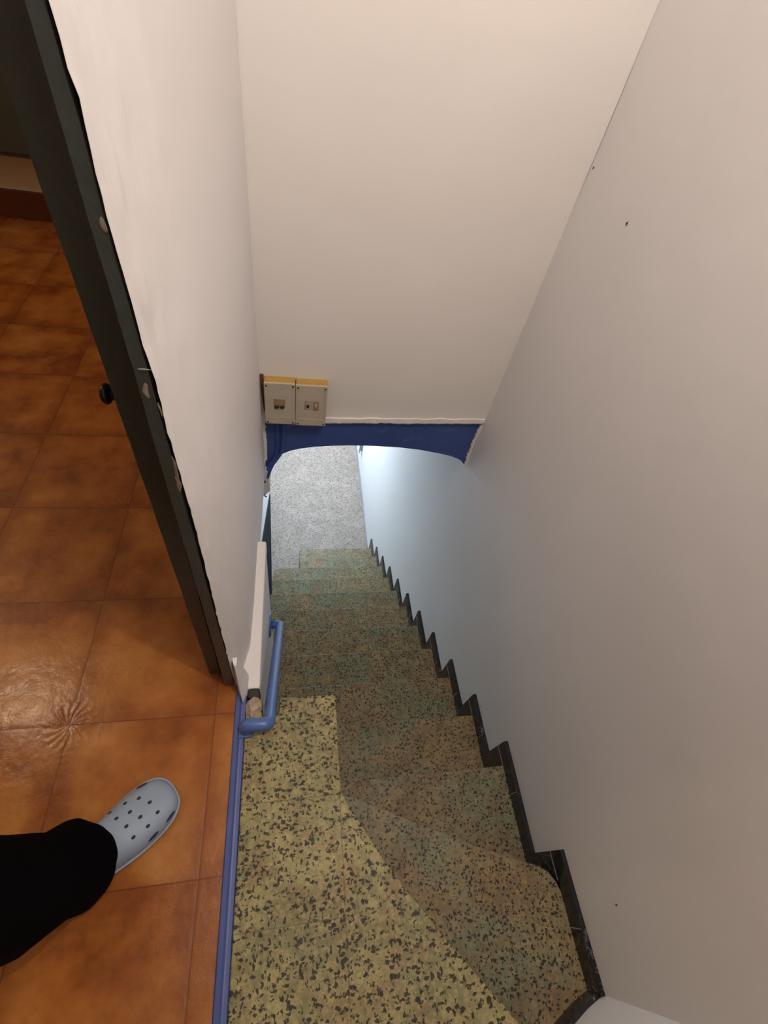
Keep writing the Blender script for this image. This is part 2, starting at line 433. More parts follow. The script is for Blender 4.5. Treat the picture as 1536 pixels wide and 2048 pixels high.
# left wall beside the stair: thin partition from the door opening to the back wall
bm = bmesh.new()
Yj = 0.43
def lw(u, v, p):
    e = max(0.0, 1 - u / 0.16)
    k = 0.0035 * noise.noise(Vector((p.y * 3, p.z * 2.2, 1)))
    rg = 0.0035 * noise.noise(Vector((p.y * 45, p.z * 3.0, 5))) * e + 0.002 * noise.noise(Vector((p.y * 60, p.z * 22, 5))) * e
    jag = 0.0
    if u < 0.001:
        jag = -0.0032
        k += -0.001 + 0.0024 * noise.noise(Vector((0, p.z * 55, 2))) + 0.0028 * noise.noise(Vector((0, p.z * 13, 4)))
    return (k + rg * min(1.0, u / 0.004) - 0.003 * max(0, 1 - u / 0.02), jag, 0)
zb0 = -0.085
nu, nv = 90, 190
g = []
for j in range(nv + 1):
    row = []
    for i in range(nu + 1):
        u = (i / nu) ** 1.7; y = Yj + u * (YB - Yj)
        x0_ = -0.1445 + 0.0085 * min(1.0, max(0.0, (zz_ := 2.62 * j / nv) / 1.24)); x = x0_ + (-0.117 - x0_) * min(1.0, u / 0.13) ** 0.8 + 0.010 * u
        zb = -0.075 if y > 0.86 else 0.0
        zb = zb0 if y < 0.47 else (-0.01 if y < 0.87 else -0.075)
        z = zb + (2.62 - zb) * (j / nv); p = Vector((x, y, z))
        row.append(bm.verts.new(p + Vector(lw(u, j / nv, p))))
    g.append(row)
for j in range(nv):
    for i in range(nu): bm.faces.new((g[j][i], g[j][i + 1], g[j + 1][i + 1], g[j + 1][i]))
# the return of the plaster at the opening and the underside at the far end
bk = [bm.verts.new((r[0].co.x - 0.0015, Yj + 0.006, r[0].co.z)) for r in g]
for j in range(nv): bm.faces.new((bk[j], g[j][0], g[j + 1][0], bk[j + 1]))
wl = structure(link('wall_left', bm, M_WL, smooth=True))
boxo('wall_core', (-0.1495, -0.146, Yj + 0.125, YB + 0.15, -0.07, 2.62), M_ROOM, wl)
# blobs of paint along the edge of the plaster
bm = bmesh.new()
for k in range(26):
    z = random.uniform(0.0, 1.28); y = Yj + random.choice([0.012, 0.02, 0.035, 0.05]) + random.uniform(-0.004, 0.004); r = random.uniform(0.0012, 0.0038)
    mt = Matrix.Translation((-0.139, y, z)) @ Matrix.Diagonal((0.6, 1, random.uniform(1, 2.6), 1))
    bmesh.ops.create_icosphere(bm, subdivisions=2, radius=r, matrix=mt)
mt = Matrix.Translation((-0.139, Yj + 0.021, 0.995)) @ Matrix.Diagonal((0.7, 1, 1.4, 1))
link('paint_drips', bm, M_WL, wl, smooth=True)
# ledge at floor height and the wall under it
boxo('ledge', (-0.150, -0.0865, 0.416, 0.888, -0.055, 0.0), M_WL, wl, 0.006)
boxo('lower_wall', (-0.150, -0.089, 0.413, 0.886, ZF, -0.05), M_WLOW, wl, 0.004)
bm = bmesh.new()
prism(bm, [(-0.116, 0.394), (-0.112, 0.391), (-0.102, 0.394), (-0.093, 0.391), (-0.087, 0.394), (-0.086, 0.414), (-0.092, 0.417), (-0.110, 0.417), (-0.117, 0.412)], 2, -0.05, 0.0015)
o = link('brick_hole', bm, M_DARK); o.parent = wl; bevel(o, 0.003)
bm = bmesh.new()
bmesh.ops.create_icosphere(bm, subdivisions=4, radius=1.0, matrix=Matrix.Translation((-0.101, 0.368, -0.010)) @ Matrix.Diagonal((0.021, 0.030, 0.022, 1)))
for v in bm.verts: v.co += Vector((noise.noise(v.co * 60), noise.noise(v.co * 60 + Vector((5, 0, 0))), noise.noise(v.co * 60 + Vector((0, 7, 0))))) * 0.008
o = link('mortar_rubble', bm, M_RUBBLE); o.parent = wl
bm = bmesh.new()
base = [(-0.146, 0.431), (-0.138, 0.408), (-0.131, 0.392), (-0.1265, 0.379), (-0.1225, 0.392), (-0.117, 0.402), (-0.116, 0.45), (-0.146, 0.45)]
B0 = [bm.verts.new((x, y, -0.02)) for x, y in base]; B1 = [bm.verts.new((x, y, 0.010)) for x, y in base]
T1 = [bm.verts.new((x * 0.35 - 0.140 * 0.65, y * 0.35 + 0.437 * 0.65, 0.16)) for x, y in base]
for R0, R1 in ((B0, B1), (B1, T1)):
    for k in range(8): bm.faces.new((R0[k], R0[(k + 1) % 8], R1[(k + 1) % 8], R1[k]))
bm.faces.new(T1)
o = link('plaster_tip', bm, M_WL); o.parent = wl
# stub of broken plaster under the left end of the arch
bm = bmesh.new()
prism(bm, [(-0.150, -0.02), (-0.106, -0.025), (-0.103, -0.05), (-0.108, -0.062), (-0.101, -0.09), (-0.096, -0.12), (-0.094, -0.16), (-0.0945, -0.19), (-0.104, -0.205), (-0.118, -0.222), (-0.150, -0.24)], 1, YB - 0.02, YB + 0.10)
bmesh.ops.subdivide_edges(bm, edges=bm.edges, cuts=3)
for v in bm.verts: v.co += Vector((noise.noise(v.co * 30), noise.noise(v.co * 30 + Vector((5, 0, 0))), 0)) * 0.004
o = link('broken_plaster_stub', bm, M_WL); o.parent = wl
bm = bmesh.new()
bmesh.ops.create_uvsphere(bm, u_segments=12, v_segments=8, radius=1, matrix=Matrix.Translation((-0.1105, YB - 0.0215, -0.131)) @ Matrix.Diagonal((0.0040, 0.004, 0.0065, 1)))
o = link('plug_hole', bm, M_DARK, smooth=True); o.parent = wl
bm = bmesh.new()
for (x, y, z, sx_, sz_) in ((-0.118, YB - 0.022, -0.045, 0.006, 0.004), (-0.110, YB - 0.021, -0.052, 0.003, 0.008), (-0.133, YB - 0.022, -0.222, 0.004, 0.012), (-0.126, YB - 0.022, -0.212, 0.007, 0.003), (-0.114, YB - 0.021, -0.216, 0.002, 0.010), (-0.110, YB - 0.021, -0.224, 0.004, 0.002)):
    bmesh.ops.create_icosphere(bm, subdivisions=2, radius=1, matrix=Matrix.Translation((x, y, z)) @ Matrix.Diagonal((sx_, 0.003, sz_, 1)))
o = link('plaster_crack', bm, M_DARK); o.parent = wl

# upper floor, its room and the hall the person stands in
boxo('floor', (-3.2, -0.1456, -1.4, 3.4, -0.075, 0.0), M_TILE)['kind'] = 'structure'
bm = bmesh.new()
# blue painted kerb: rounded strip between the tiles and the terrazzo
prism(bm, [(-0.1456, -0.06), (-0.1456, 0.004), (-0.143, 0.0075), (-0.134, 0.0085), (-0.1295, 0.0045), (-0.126, 0.004), (-0.1200, 0.002), (-0.1170, -0.006), (-0.1170, -0.06)], 1, -1.4, 0.432)
structure(link('trim_2', bm, M_KERB))['label'] = 'blue painted kerb between the orange tiles and the terrazzo landing'
structure(boxo('wall_room_far', (-3.2, -1.285, 3.035, 3.2, 0, 2.62), M_ROOM))
structure(boxo('baseboard_room', (-3.2, -1.27, 3.02, 3.036, 0, 0.135), M_BROWN, None, 0.004))
structure(boxo('wall_room_left', (-3.25, -3.2, -1.4, 3.4, 0, 2.62), M_ROOM))
structure(boxo('wall_room_end', (-1.3, -0.19, 3.35, 3.42, 0, 2.62), M_ROOM))
structure(boxo('wall_doorway', (-3.2, -1.16, Yj + 0.005, Yj + 0.10, 0, 2.62), M_ROOM))
structure(boxo('wall_rear_hall', (-3.2, 0.47, -1.45, -1.4, -0.1, 2.62), M_ROOM))
structure(boxo('wall_room_right', (-0.19, -0.15, YB + 0.15, 3.4, 0, 2.62), M_ROOM))
structure(boxo('ceiling', (-3.25, 0.8, -1.45, 3.42, 2.6, 2.66), M_CEIL))

# lower passage
structure(boxo('floor_lower', (-0.235, 0.74, 0.4, 6.3, ZF - 0.05, ZF), M_HALL))
structure(boxo('wall_passage_left', (-0.27, -0.236, 0.5, 6.3, ZF, -0.08), M_WLOW))
structure(boxo('wall_passage_end', (-0.3, 0.74, 6.25, 6.32, ZF, 0.1), M_WLOW))
structure(boxo('ceiling_lower', (-0.27, 0.74, YB + 0.14, 6.3, 0.075, 0.12), M_CEIL))
bm = bmesh.new()
lo = [(-0.226, 3.09), (-0.206, 2.6), (-0.188, 2.2), (-0.165, 1.6), (-0.150, 0.95)]
hi = [(-0.2265, 3.088, ZF + 0.002), (-0.226, 2.6, Z(3.373)), (-0.226, 2.2, Z(3.12)), (-0.226, 1.6, Z(2.735)), (-0.226, 0.95, Z(2.315))]
A = [bm.verts.new((x, y, ZF)) for x, y in lo]; B = [bm.verts.new(p) for p in hi]; Bb = [bm.verts.new((-0.236, p[1], p[2])) for p in hi]
for i in range(4):
    bm.faces.new((A[i], A[i + 1], B[i + 1], B[i])); bm.faces.new((B[i], B[i + 1], Bb[i + 1], Bb[i]))
bm.faces.new((A[4], B[4], Bb[4]))
structure(link('trim_3', bm, M_TEAL))['label'] = 'dark teal dado that slopes down beside the lower steps'
structure(boxo('trim_4', (0.690, 0.70, 2.31, 6.25, ZF, ZF + 0.012), M_GREYM))

# ------------------------------------------------------------------ staircase
st = empty('staircase', 'terrazzo staircase with a corner winder going down to the pale lower floor', 'staircase', (0.3, 0.4, ZF))
NEW = (0.114, 0.157)
diag = [NEW, (0.205, 0.013), (0.324, -0.137), (0.442, -0.272), (0.505, -0.345)]
land = [(-0.1180, -1.4), (-0.1180, 0.388), (-0.079, 0.388), (-0.077, 0.345), (-0.036, 0.345), (-0.034, 0.388), (0.108, 0.3865), (0.1125, 0.382)] + diag + [(0.48, -0.49), (0.468, -0.6), (0.468, -1.4)]
bm = bmesh.new(); prism(bm, land, 2, -0.045, 0.0)
rel(bevel(link('landing', bm, M_LAND), 0.005), st)['label'] = 'pale yellow terrazzo landing at the top'
# carcass under the landing
bm = bmesh.new()
inner = [(-0.12, -1.4), (-0.12, -0.10), (0.10, -0.10), (0.10, 0.14), (0.19, -0.005), (0.31, -0.155), (0.43, -0.29), (0.49, -0.36), (0.46, -0.49), (0.455, -1.4)]
prism(bm, inner, 2, -0.5, -0.045); rel(link('landing_base', bm, M_STEP), st)
def step(i, poly):
    """tread slab with a small nosing over its riser block"""
    bm = bmesh.new(); prism(bm, poly, 2, NZ[i] - 0.035, NZ[i])
    o = rel(bevel(link('step', bm, M_STEP), 0.002, 1), st)
    return o
def riser(i, poly, zb):
    bm = bmesh.new(); prism(bm, poly, 2, zb, NZ[i] - 0.035)
    return rel(link('riser', bm, M_STEP), st)
XE = XR - 0.004
cn = [(0.125, 0.183), (0.30, 0.104), (0.492, 0.018), (0.60, -0.024), (0.645, -0.040), (0.668, -0.056), (0.682, -0.078), (0.688, -0.10), (0.690, -0.13)]
step(0, [(-0.08, 0.10), (-0.08, 0.20), (0.10, 0.196)] + cn + [(XE, -0.14), (XE, -0.282), (0.60, -0.322), (0.51, -0.40), (0.42, -0.30), (0.28, -0.13), (0.10, 0.10)])
riser(0, [(-0.08, 0.10), (-0.08, 0.19), (0.10, 0.192), (0.297, 0.100), (0.49, 0.014), (0.66, -0.055), (XE, -0.10), (XE, -0.282), (0.6, -0.32), (0.51, -0.4), (0.42, -0.30), (0.28, -0.13), (0.10, 0.10)], NZ[1])
XL = -0.086
for i in range(1, 12):
    y1 = NY[i]; y0 = (NY[i - 1] - 0.03) if i > 1 else -0.12
    xl = XL if y1 < 0.86 else -0.145
    if i >= 10: xl = 0.052
    if i >= 9:
        c = 0.035
        poly = [(xl, y0), (xl, y1 - c), (xl + 0.004, y1 - c * 0.5), (xl + 0.014, y1 - 0.009), (xl + c, y1), (XE, y1), (XE, y0)]
    else:
        poly = [(xl, y0), (xl, y1), (XE, y1), (XE, y0)]
    step(i, poly)
    riser(i, [(x, min(y, y1 - 0.004)) for x, y in poly], NZ[i + 1] if i < 9 else ZF)

# stepped black marble skirting on the right wall
sk, th = 0.057, 0.062
top = [(-0.285, NZ[0] + sk + 0.003), (-0.012, NZ[0] + sk + 0.003)]
yprev = -0.012
for i in range(1, 12):
    top += [(yprev, NZ[i] + sk), (NY[i] + th, NZ[i] + sk)]; yprev = NY[i] + th
top += [(yprev, ZF)]
bot = [(-0.285, NZ[0] - 0.02), (-0.08, NZ[0] - 0.02), (-0.08, NZ[1] - 0.02)]
for i in range(1, 12):
    bot += [(NY[i] - 0.015, NZ[i] - 0.02), (NY[i] - 0.015, NZ[i + 1] - 0.0)]
bm = bmesh.new(); prism(bm, top + bot[::-1], 0, XR - 0.013, XR + 0.004)
bs = structure(link('baseboard_right', bm, M_BLACK))
# pale joints between the marble strips
bm = bmesh.new()
for i in range(0, 11):
    ys = (NY[i] if i else -0.09) - (0.085 if i else 0.08)
    box(bm, XR - 0.0138, XR - 0.012, ys, ys + 0.0016, NZ[i], NZ[i] + sk)
for i in range(0, 6):
    ys = (NY[i] if i else -0.075)
    box(bm, XR - 0.0138, XR - 0.012, ys, ys + 0.062, NZ[i] - 0.0009, NZ[i] + 0.0005)
link('mortar_joints', bm, plain('pale_joint', lin(150, 145, 140), 0.8), bs)
bm = bmesh.new()
ins = [(x - 0.012, y + 0.004) for x, y in path[:7]]
pl = [(x + 0.004, y - 0.004) for x, y in path[:7]]
prism(bm, [(XR, -0.270)] + ins + pl[::-1] + [(XR, -0.292)], 2, NZ[0] - 0.02, NZ[0] + 0.05)
structure(link('baseboard_rear', bm, M_BLACK))

for wall_, x, y, z, r in ((bpy.data.objects['wall_right'], 0.6985, 1.033, 0.977, 0.0024), (bpy.data.objects['wall_right'], 0.698, 1.262, 1.010, 0.002), (bpy.data.objects['wall_right'], 0.6975, -0.12, 0.05, 0.002), (wl, -0.1325, 0.567, 1.206, 0.0016)):
    bm = bmesh.new(); bmesh.ops.create_icosphere(bm, subdivisions=2, radius=r, matrix=Matrix.Translation((x, y, z)) @ Matrix.Diagonal((0.6, 0.8, 1.6, 1)))
    o = link('nail_hole', bm, M_DARK, smooth=True); o.parent = wall_

# ------------------------------------------------------------------ doorway on the left
df = empty('door_frame', 'dark green painted door frame with chipped edges at the white wall', 'door frame', (-0.165, 0.44, 0))
def lean(name, xa, xb, y0, y1, zt, dx, mat, bev=0.002):
    """upright whose top stands dx further to the right, with slightly worn edges"""
    bm = bmesh.new(); n = 70; rows = []
    for j in range(n + 1):
        z = zt * j / n; s = dx * z / 1.24; a, b = xa, xb
        j1 = 0.0012 * noise.noise(Vector((z * 12, xa[0], 1))); j2 = 0.0012 * noise.noise(Vector((z * 14, xb[0], 7)))
        rows.append([bm.verts.new(q) for q in ((a[0] + (a[1] - a[0]) * z / 1.24 + j1, y0, z), (b[0] + (b[1] - b[0]) * z / 1.24 + j2, y0, z), (b[0] + (b[1] - b[0]) * z / 1.24 + j2, y1, z), (a[0] + (a[1] - a[0]) * z / 1.24 + j1, y1, z))])
    for r, q in zip(rows, rows[1:]):
        for k in range(4): bm.faces.new((r[k], r[(k + 1) % 4], q[(k + 1) % 4], q[k]))
    bm.faces.new(rows[0][::-1]); bm.faces.new(rows[-1])
    return link(name, bm, mat)
rel(lean('jamb', (-0.175, -0.156), (-0.1515, -0.1450), 0.429, 0.458, 2.06, 0, M_GREEN), df)
rel(boxo('head', (-1.17, -0.152, 0.428, 0.505, 2.05, 2.13), M_GREEN), df)
rel(boxo('jamb', (-1.17, -1.12, 0.428, 0.505, 0.0, 2.1), M_GREEN), df)
# chips in the paint
bm = bmesh.new()
for (x, z, a, b) in ((-0.1455, 0.835, 0.0022, 0.022), (-0.1475, 0.805, 0.0030, 0.016), (-0.1440, 0.93, 0.0015, 0.010), (-0.1535, 0.955, 0.0030, 0.010), (-0.148, 0.982, 0.008, 0.0010), (-0.148, 1.117, 0.0022, 0.006)):
    bmesh.ops.create_icosphere(bm, subdivisions=3, radius=1, matrix=Matrix.Translation((x, 0.4288, z)) @ Matrix.Diagonal((a, 0.0008, b, 1)))
for v in bm.verts: v.co.x += 0.002 * noise.noise(v.co * 90)
o = link('paint_chips', bm, plain('bare_primer', lin(132, 120, 106), 0.8, var=0.3, scale=80)); rel(o, df)
dl = empty('door', 'dark green door leaf folded open behind its frame, iron handle showing', 'door', (-0.2, 0.52, 0))
rel(lean('leaf', (-0.2165, -0.1965), (-0.190, -0.166), 0.462, 1.20, 2.03, 0, M_GREEN2), dl)
bm = bmesh.new(); tube(bm, [(-0.200, 0.492, 0.897), (-0.2205, 0.492, 0.897)], 0.008); 
bmesh.ops.create_uvsphere(bm, u_segments=20, v_segments=14, radius=1, matrix=Matrix.Translation((-0.222, 0.492, 0.897)) @ Matrix.Diagonal((0.007, 0.013, 0.013, 1)))
rel(link('knob', bm, M_KNOB, smooth=True), dl)

cb = empty('wall_cupboard', 'dark green cupboard hung low on the far cream wall beyond the door', 'cupboard', (-1.7, 3.0, 0.40))
rel(boxo('carcass', (-2.5, -1.05, 2.80, 3.03, 0.36, 1.6), M_GREEN, None, 0.004), cb)
rel(boxo('door', (-2.48, -1.79, 2.785, 2.80, 0.38, 1.58), M_GREEN, None, 0.004), cb)
rel(boxo('door', (-1.77, -1.07, 2.785, 2.80, 0.38, 1.58), M_GREEN, None, 0.004), cb)

# ------------------------------------------------------------------ fuse boxes on the wall across the stair
def fuse_box(x0, x1, ztop, zbot, label, kind):
    e = empty('fuse_box', label, 'fuse box', ((x0 + x1) / 2, YB, zbot), 'fuse boxes above the blue band')
    yf = 1.243
    rel(boxo('housing', (x0, x1, yf + 0.006, YB + 0.012, zbot, ztop), M_ABSY, None, 0.004), e)
    # cover: plate with a shallow raised field and a window
    cx = (x0 + x1) / 2 + (0.002 if kind else -0.002); hw = 0.023 if kind else 0.018
    wz1, wz0 = ztop - 0.062, ztop - 0.100
    bm = bmesh.new()
    for b in ((x0, cx - hw, yf, yf + 0.007, zbot, ztop - 0.001), (cx + hw, x1, yf, yf + 0.007, zbot, ztop - 0.001),
              (cx - hw, cx + hw, yf, yf + 0.007, wz1, ztop - 0.001), (cx - hw, cx + hw, yf, yf + 0.007, zbot, wz0)): box(bm, *b)
    c = rel(link('cover', bm, M_ABSW), e); c['label'] = 'greyish white cover'
    for b in ((x0 + 0.006, x1 - 0.006, yf - 0.0012, yf, zbot + 0.026, zbot + 0.0275), (x0 + 0.006, x0 + 0.0072, yf - 0.0012, yf, zbot + 0.027, ztop - 0.012), (x1 - 0.0072, x1 - 0.006, yf - 0.0012, yf, zbot + 0.027, ztop - 0.012)):
        rel(boxo('ridge', b, M_ABSW), e)
    for sx_ in (x0 + 0.007, x1 - 0.007):
        for sz_ in (ztop - 0.010, zbot + 0.007):
            bm = bmesh.new(); bmesh.ops.create_cone(bm, cap_ends=True, segments=14, radius1=0.0032, radius2=0.0026, depth=0.003, matrix=Matrix.Translation((sx_, yf - 0.001, sz_)) @ Matrix.Rotation(PI / 2, 4, 'X'))
            rel(link('screw', bm, M_SCREW), e)
    if not kind:
        rel(boxo('breaker', (cx - hw + 0.001, cx + hw - 0.001, yf + 0.001, yf + 0.03, wz0 + 0.001, wz1 - 0.001), M_BRKR, None, 0.001), e)
        for k in (-1, 1):
            rel(boxo('toggle', (cx + k * 0.0085 - 0.0065, cx + k * 0.0085 + 0.0065, yf - 0.006, yf + 0.004, wz0 + 0.004, wz0 + 0.012), M_DARK, None, 0.0015), e)
    else:
        rel(boxo('breaker', (cx - hw + 0.001, cx + hw - 0.001, yf + 0.001, yf + 0.03, wz0 + 0.001, wz1 - 0.001), M_BRKG, None, 0.001), e)
        bm = bmesh.new(); bmesh.ops.create_cone(bm, cap_ends=True, segments=18, radius1=0.0052, radius2=0.0045, depth=0.006, matrix=Matrix.Translation((cx - 0.013, yf - 0.001, wz0 + 0.018)) @ Matrix.Rotation(PI / 2, 4, 'X'))
        rel(link('button', bm, M_DARK), e)
        rel(boxo('dial_plate', (cx + 0.006, cx + hw - 0.001, yf - 0.001, yf + 0.002, wz0 + 0.001, wz1 - 0.001), M_BRKR, None, 0.0008), e)
        rel(boxo('toggle', (cx + 0.010, cx + 0.016, yf - 0.006, yf + 0.001, wz0 + 0.016, wz0 + 0.028), M_ABSW, None, 0.001), e)
    return e
fuse_box(-0.0925, 0.0045, Z(0.947), Z(1.113), 'left fuse box with two black toggles, beside the white left wall', 0)
fuse_box(0.0065, 0.1075, Z(0.950), Z(1.116), 'right fuse box with a round test button, above blue paint', 1)
# shade in the gap left of the boxes, painted as a brown strip
bm = bmesh.new(); prism(bm, [(-0.106, Z(0.94)), (-0.094, Z(0.94)), (-0.093, Z(1.08)), (-0.099, Z(1.09)), (-0.104, Z(1.02))], 1, YB - 0.004, YB + 0.012)
o = link('gap_shade', bm, plain('gap_shade_brown', lin(96, 70, 52), 0.9, var=0.3)); o.parent = wb
# blue painted conduits under the boxes
def pipe(name, pts, r, label):
    bm = bmesh.new(); tube(bm, smoothpath(pts, it=3), r, 12); o = link(name, bm, M_WIREB, smooth=True)
    return tag(o, label, 'cable', 'blue painted cables under the fuse boxes')
yc = YB - 0.001
pipe('cable', [(-0.036, yc, Z(1.113)), (-0.035, yc, Z(1.20)), (-0.038, yc, Z(1.262)), (-0.050, yc - 0.002, Z(1.300)), (-0.078, yc - 0.006, Z(1.345)), (-0.094, yc - 0.012, Z(1.39)), (-0.100, yc - 0.018, Z(1.41))], 0.006, 'right of two blue painted cables, curving left under the arch')
pipe('cable', [(-0.056, yc, Z(1.113)), (-0.056, yc, Z(1.20)), (-0.058, yc, Z(1.27)), (-0.066, yc - 0.002, Z(1.312)), (-0.085, yc - 0.004, Z(1.34)), (-0.098, yc - 0.008, Z(1.375))], 0.006, 'left of two blue painted cables below the left fuse box')

# ------------------------------------------------------------------ handrail
hr = empty('handrail', 'short blue tubular handrail sloping from the kerb to the lower white wall', 'handrail', (-0.06, 0.34, -0.1))
p0, p1, p2, p3 = (-0.114, 0.315, 0.050), (-0.058, 0.312, 0.050), (-0.050, 0.790, -0.425), (-0.090, 0.790, -0.425)
def corner(a, b, c, r=0.022):
    a, b, c = map(Vector, (a, b, c)); u = (a - b).normalized() * r; v = (c - b).normalized() * r
    return [b + u * (1 - t) ** 2 + v * t ** 2 for t in (0, .2, .4, .6, .8, 1)]
bm = bmesh.new(); tube(bm, [(-0.114, 0.315, 0.004)] + corner((-0.114, 0.315, 0.004), p0, p1, 0.012) + corner(p0, p1, p2, 0.016) + corner(p1, p2, p3, 0.010) + [p3], 0.0155, 20)
rel(link('rail', bm, M_RAIL, smooth=True), hr)
bm = bmesh.new(); bmesh.ops.create_cone(bm, cap_ends=True, segments=36, radius1=0.048, radius2=0.046, depth=0.006, matrix=Matrix.Translation((-0.086, 0.79, -0.425)) @ Matrix.Rotation(PI / 2, 4, 'Y'))
fl = rel(link('flange', bm, M_RAIL), hr)
for k in range(3):
    a = PI / 2 + k * 2 * PI / 3
    bm = bmesh.new(); bmesh.ops.create_icosphere(bm, subdivisions=2, radius=0.004, matrix=Matrix.Translation((-0.083, 0.79 + 0.035 * math.cos(a), -0.425 + 0.035 * math.sin(a))))
    o = link('screw_head', bm, M_GREYM, smooth=True); o.parent = fl
rel(boxo('foot_plate', (-0.1320, -0.0960, 0.296, 0.334, 0.000, 0.010), M_RAIL, None, 0.003), hr)

# ------------------------------------------------------------------ frame on the right wall of the passage
fr = empty('wall_cabinet', 'small pale cabinet on the passage wall near the arch crown', 'cabinet', (0.69, 3.6, Z(3.5)))
rel(boxo('body', (0.672, 0.70, 3.47, 3.9, Z(3.44), Z(2.9)), M_WLOW, None, 0.003), fr)
rel(boxo('frame', (0.668, 0.675, 3.455, 3.475, Z(3.46), Z(2.88)), M_GREYM), fr)

# ------------------------------------------------------------------ lamps
def ceiling_lamp(loc, label, col, s, r=0.045):
    e = empty('ceiling_lamp', label, 'lamp', loc)
    bm = bmesh.new(); bmesh.ops.create_cone(bm, cap_ends=True, segments=28, radius1=0.05, radius2=0.03, depth=0.03, matrix=Matrix.Translation((0, 0, 0.085)))
    o = link('socket', bm, M_ABSW); o.parent = e
    bm = bmesh.new(); tube(bm, [(0, 0, 0.09), (0, 0, 2.6 - loc[2])], 0.004, 8); o = link('cord', bm, M_ABSW); o.parent = e
    return e
ceiling_lamp((LAND_LAMP[0], LAND_LAMP[1], LAND_LAMP[2]), 'bare bulb holder hanging over the terrazzo landing', (1, .9, .8, 1), 5)
ceiling_lamp(ROOM_LAMP, 'bulb holder hanging in the orange tiled room', (1, .75, .5, 1), 5)
ceiling_lamp((-2.75, 1.9, 2.1), 'added bulb holder for the fill light deep in the tiled room', (1, .75, .5, 1), 5)  # unseen holder made up to go with the added fill lamp
tl = empty('tube_lamp', 'long ceiling lamp in the lower passage', 'lamp', (HALL_LAMP[0], HALL_LAMP[1], 0.07))
rel(boxo('casing', (HALL_LAMP[0] - 0.19, HALL_LAMP[0] + 0.19, HALL_LAMP[1] - 0.7, HALL_LAMP[1] + 0.7, HALL_LAMP[2] + 0.01, HALL_LAMP[2] + 0.04), M_ABSW), tl)
for k in (-0.5, 0.5):
    rel(boxo('hanger', (HALL_LAMP[0] - 0.01, HALL_LAMP[0] + 0.01, HALL_LAMP[1] + k - 0.01, HALL_LAMP[1] + k + 0.01, HALL_LAMP[2] + 0.04, 0.08), M_GREYM), tl)

# ------------------------------------------------------------------ the person: black trousers, one clog in view
TOE = Vector((-0.261, 0.195)); AX = Vector((0.8, 0.6)); BX = Vector((0.6, -0.8))
pe = empty('person', 'person in black trousers and pale grey clog standing on the orange tiles', 'person', (-0.43, 0.06, 0))
def fw(u, v, z):                      # u: back from the toe, v: to the foot's right
    q = TOE - AX * u + BX * v; return Vector((q.x, q.y, z))
# clog: lofted cross sections from toe to heel
secs = [  # u, left half width, right half width, height, flatness
    (0.000, .014, .012, .030, 0), (0.004, .028, .024, .038, 0), (0.012, .041, .034, .045, 0), (0.026, .051, .044, .051, 0), (0.045, .056, .051, .056, 0), (0.07, .0575, .055, .060, 0),
    (0.10, .055, .057, .067, 0), (0.13, .050, .055, .078, 0), (0.16, .045, .051, .088, 0), (0.19, .041, .046, .080, 0),
    (0.23, .040, .042, .072, 0), (0.26, .038, .039, .066, 0), (0.28, .030, .030, .058, 0), (0.288, .018, .018, .045, 0)]
bm = bmesh.new(); rings = []; NS = 32
for (u, l, r, h, _) in secs:
    ring = []
    for k in range(NS):
        a = 2 * PI * k / NS; c, s = math.cos(a), math.sin(a)
        hw = r if c > 0 else l; base = 0.022
        x = math.copysign(abs(c) ** 0.75, c) * hw
        z = base + (h - base) * (max(0, s) ** 0.85) if s >= 0 else base + (base - 0.001) * s * 1.0
        if s < 0: z = base - (base - 0.0005) * min(1, abs(s) ** 0.6)
        ring.append(bm.verts.new(fw(u, x, z)))
    rings.append(ring)
for a, b in zip(rings, rings[1:]):
    for k in range(NS): bm.faces.new((a[k], a[(k + 1) % NS], b[(k + 1) % NS], b[k]))
bm.faces.new(rings[0][::-1]); bm.faces.new(rings[-1])
cl = rel(link('clog', bm, M_CLOG, smooth=True), pe); cl['label'] = 'pale grey foam clog with round holes'
m = cl.modifiers.new('sub', 'SUBSURF'); m.levels = 2; m.render_levels = 2
def top_h(u, v):
    for a, b in zip(secs, secs[1:]):
        if a[0] <= u <= b[0]:
            t = (u - a[0]) / (b[0] - a[0]); h = a[3] + (b[3] - a[3]) * t; l = a[1] + (b[1] - a[1]) * t; r = a[2] + (b[2] - a[2]) * t
            hw = r if v > 0 else l; c = min(0.999, abs(v) / hw) ** (1 / 0.75)
            return 0.022 + (h - 0.022) * (math.sqrt(1 - c * c) ** 0.85)
    return 0.05
def normal_at(u, v):
    e = 0.004
    a = fw(u + e, v, top_h(u + e, v)) - fw(u - e, v, top_h(u - e, v)); b = fw(u, v + e, top_h(u, v + e)) - fw(u, v - e, top_h(u, v - e))
    n = a.cross(b).normalized(); return n if n.z > 0 else -n
holes = [(.060, -.028, 0), (.085, -.038, 0), (.047, -.006, 0), (.115, -.042, 0), (.084, -.015, 0), (.044, .021, 0), (.108, -.021, 0), (.073, .007, 0), (.070, .031, 0), (.100, .005, 0), (.099, .031, 0)]
vents = [(.046, -.050, 1), (.030, .042, 1), (.072, .0515, 1)]
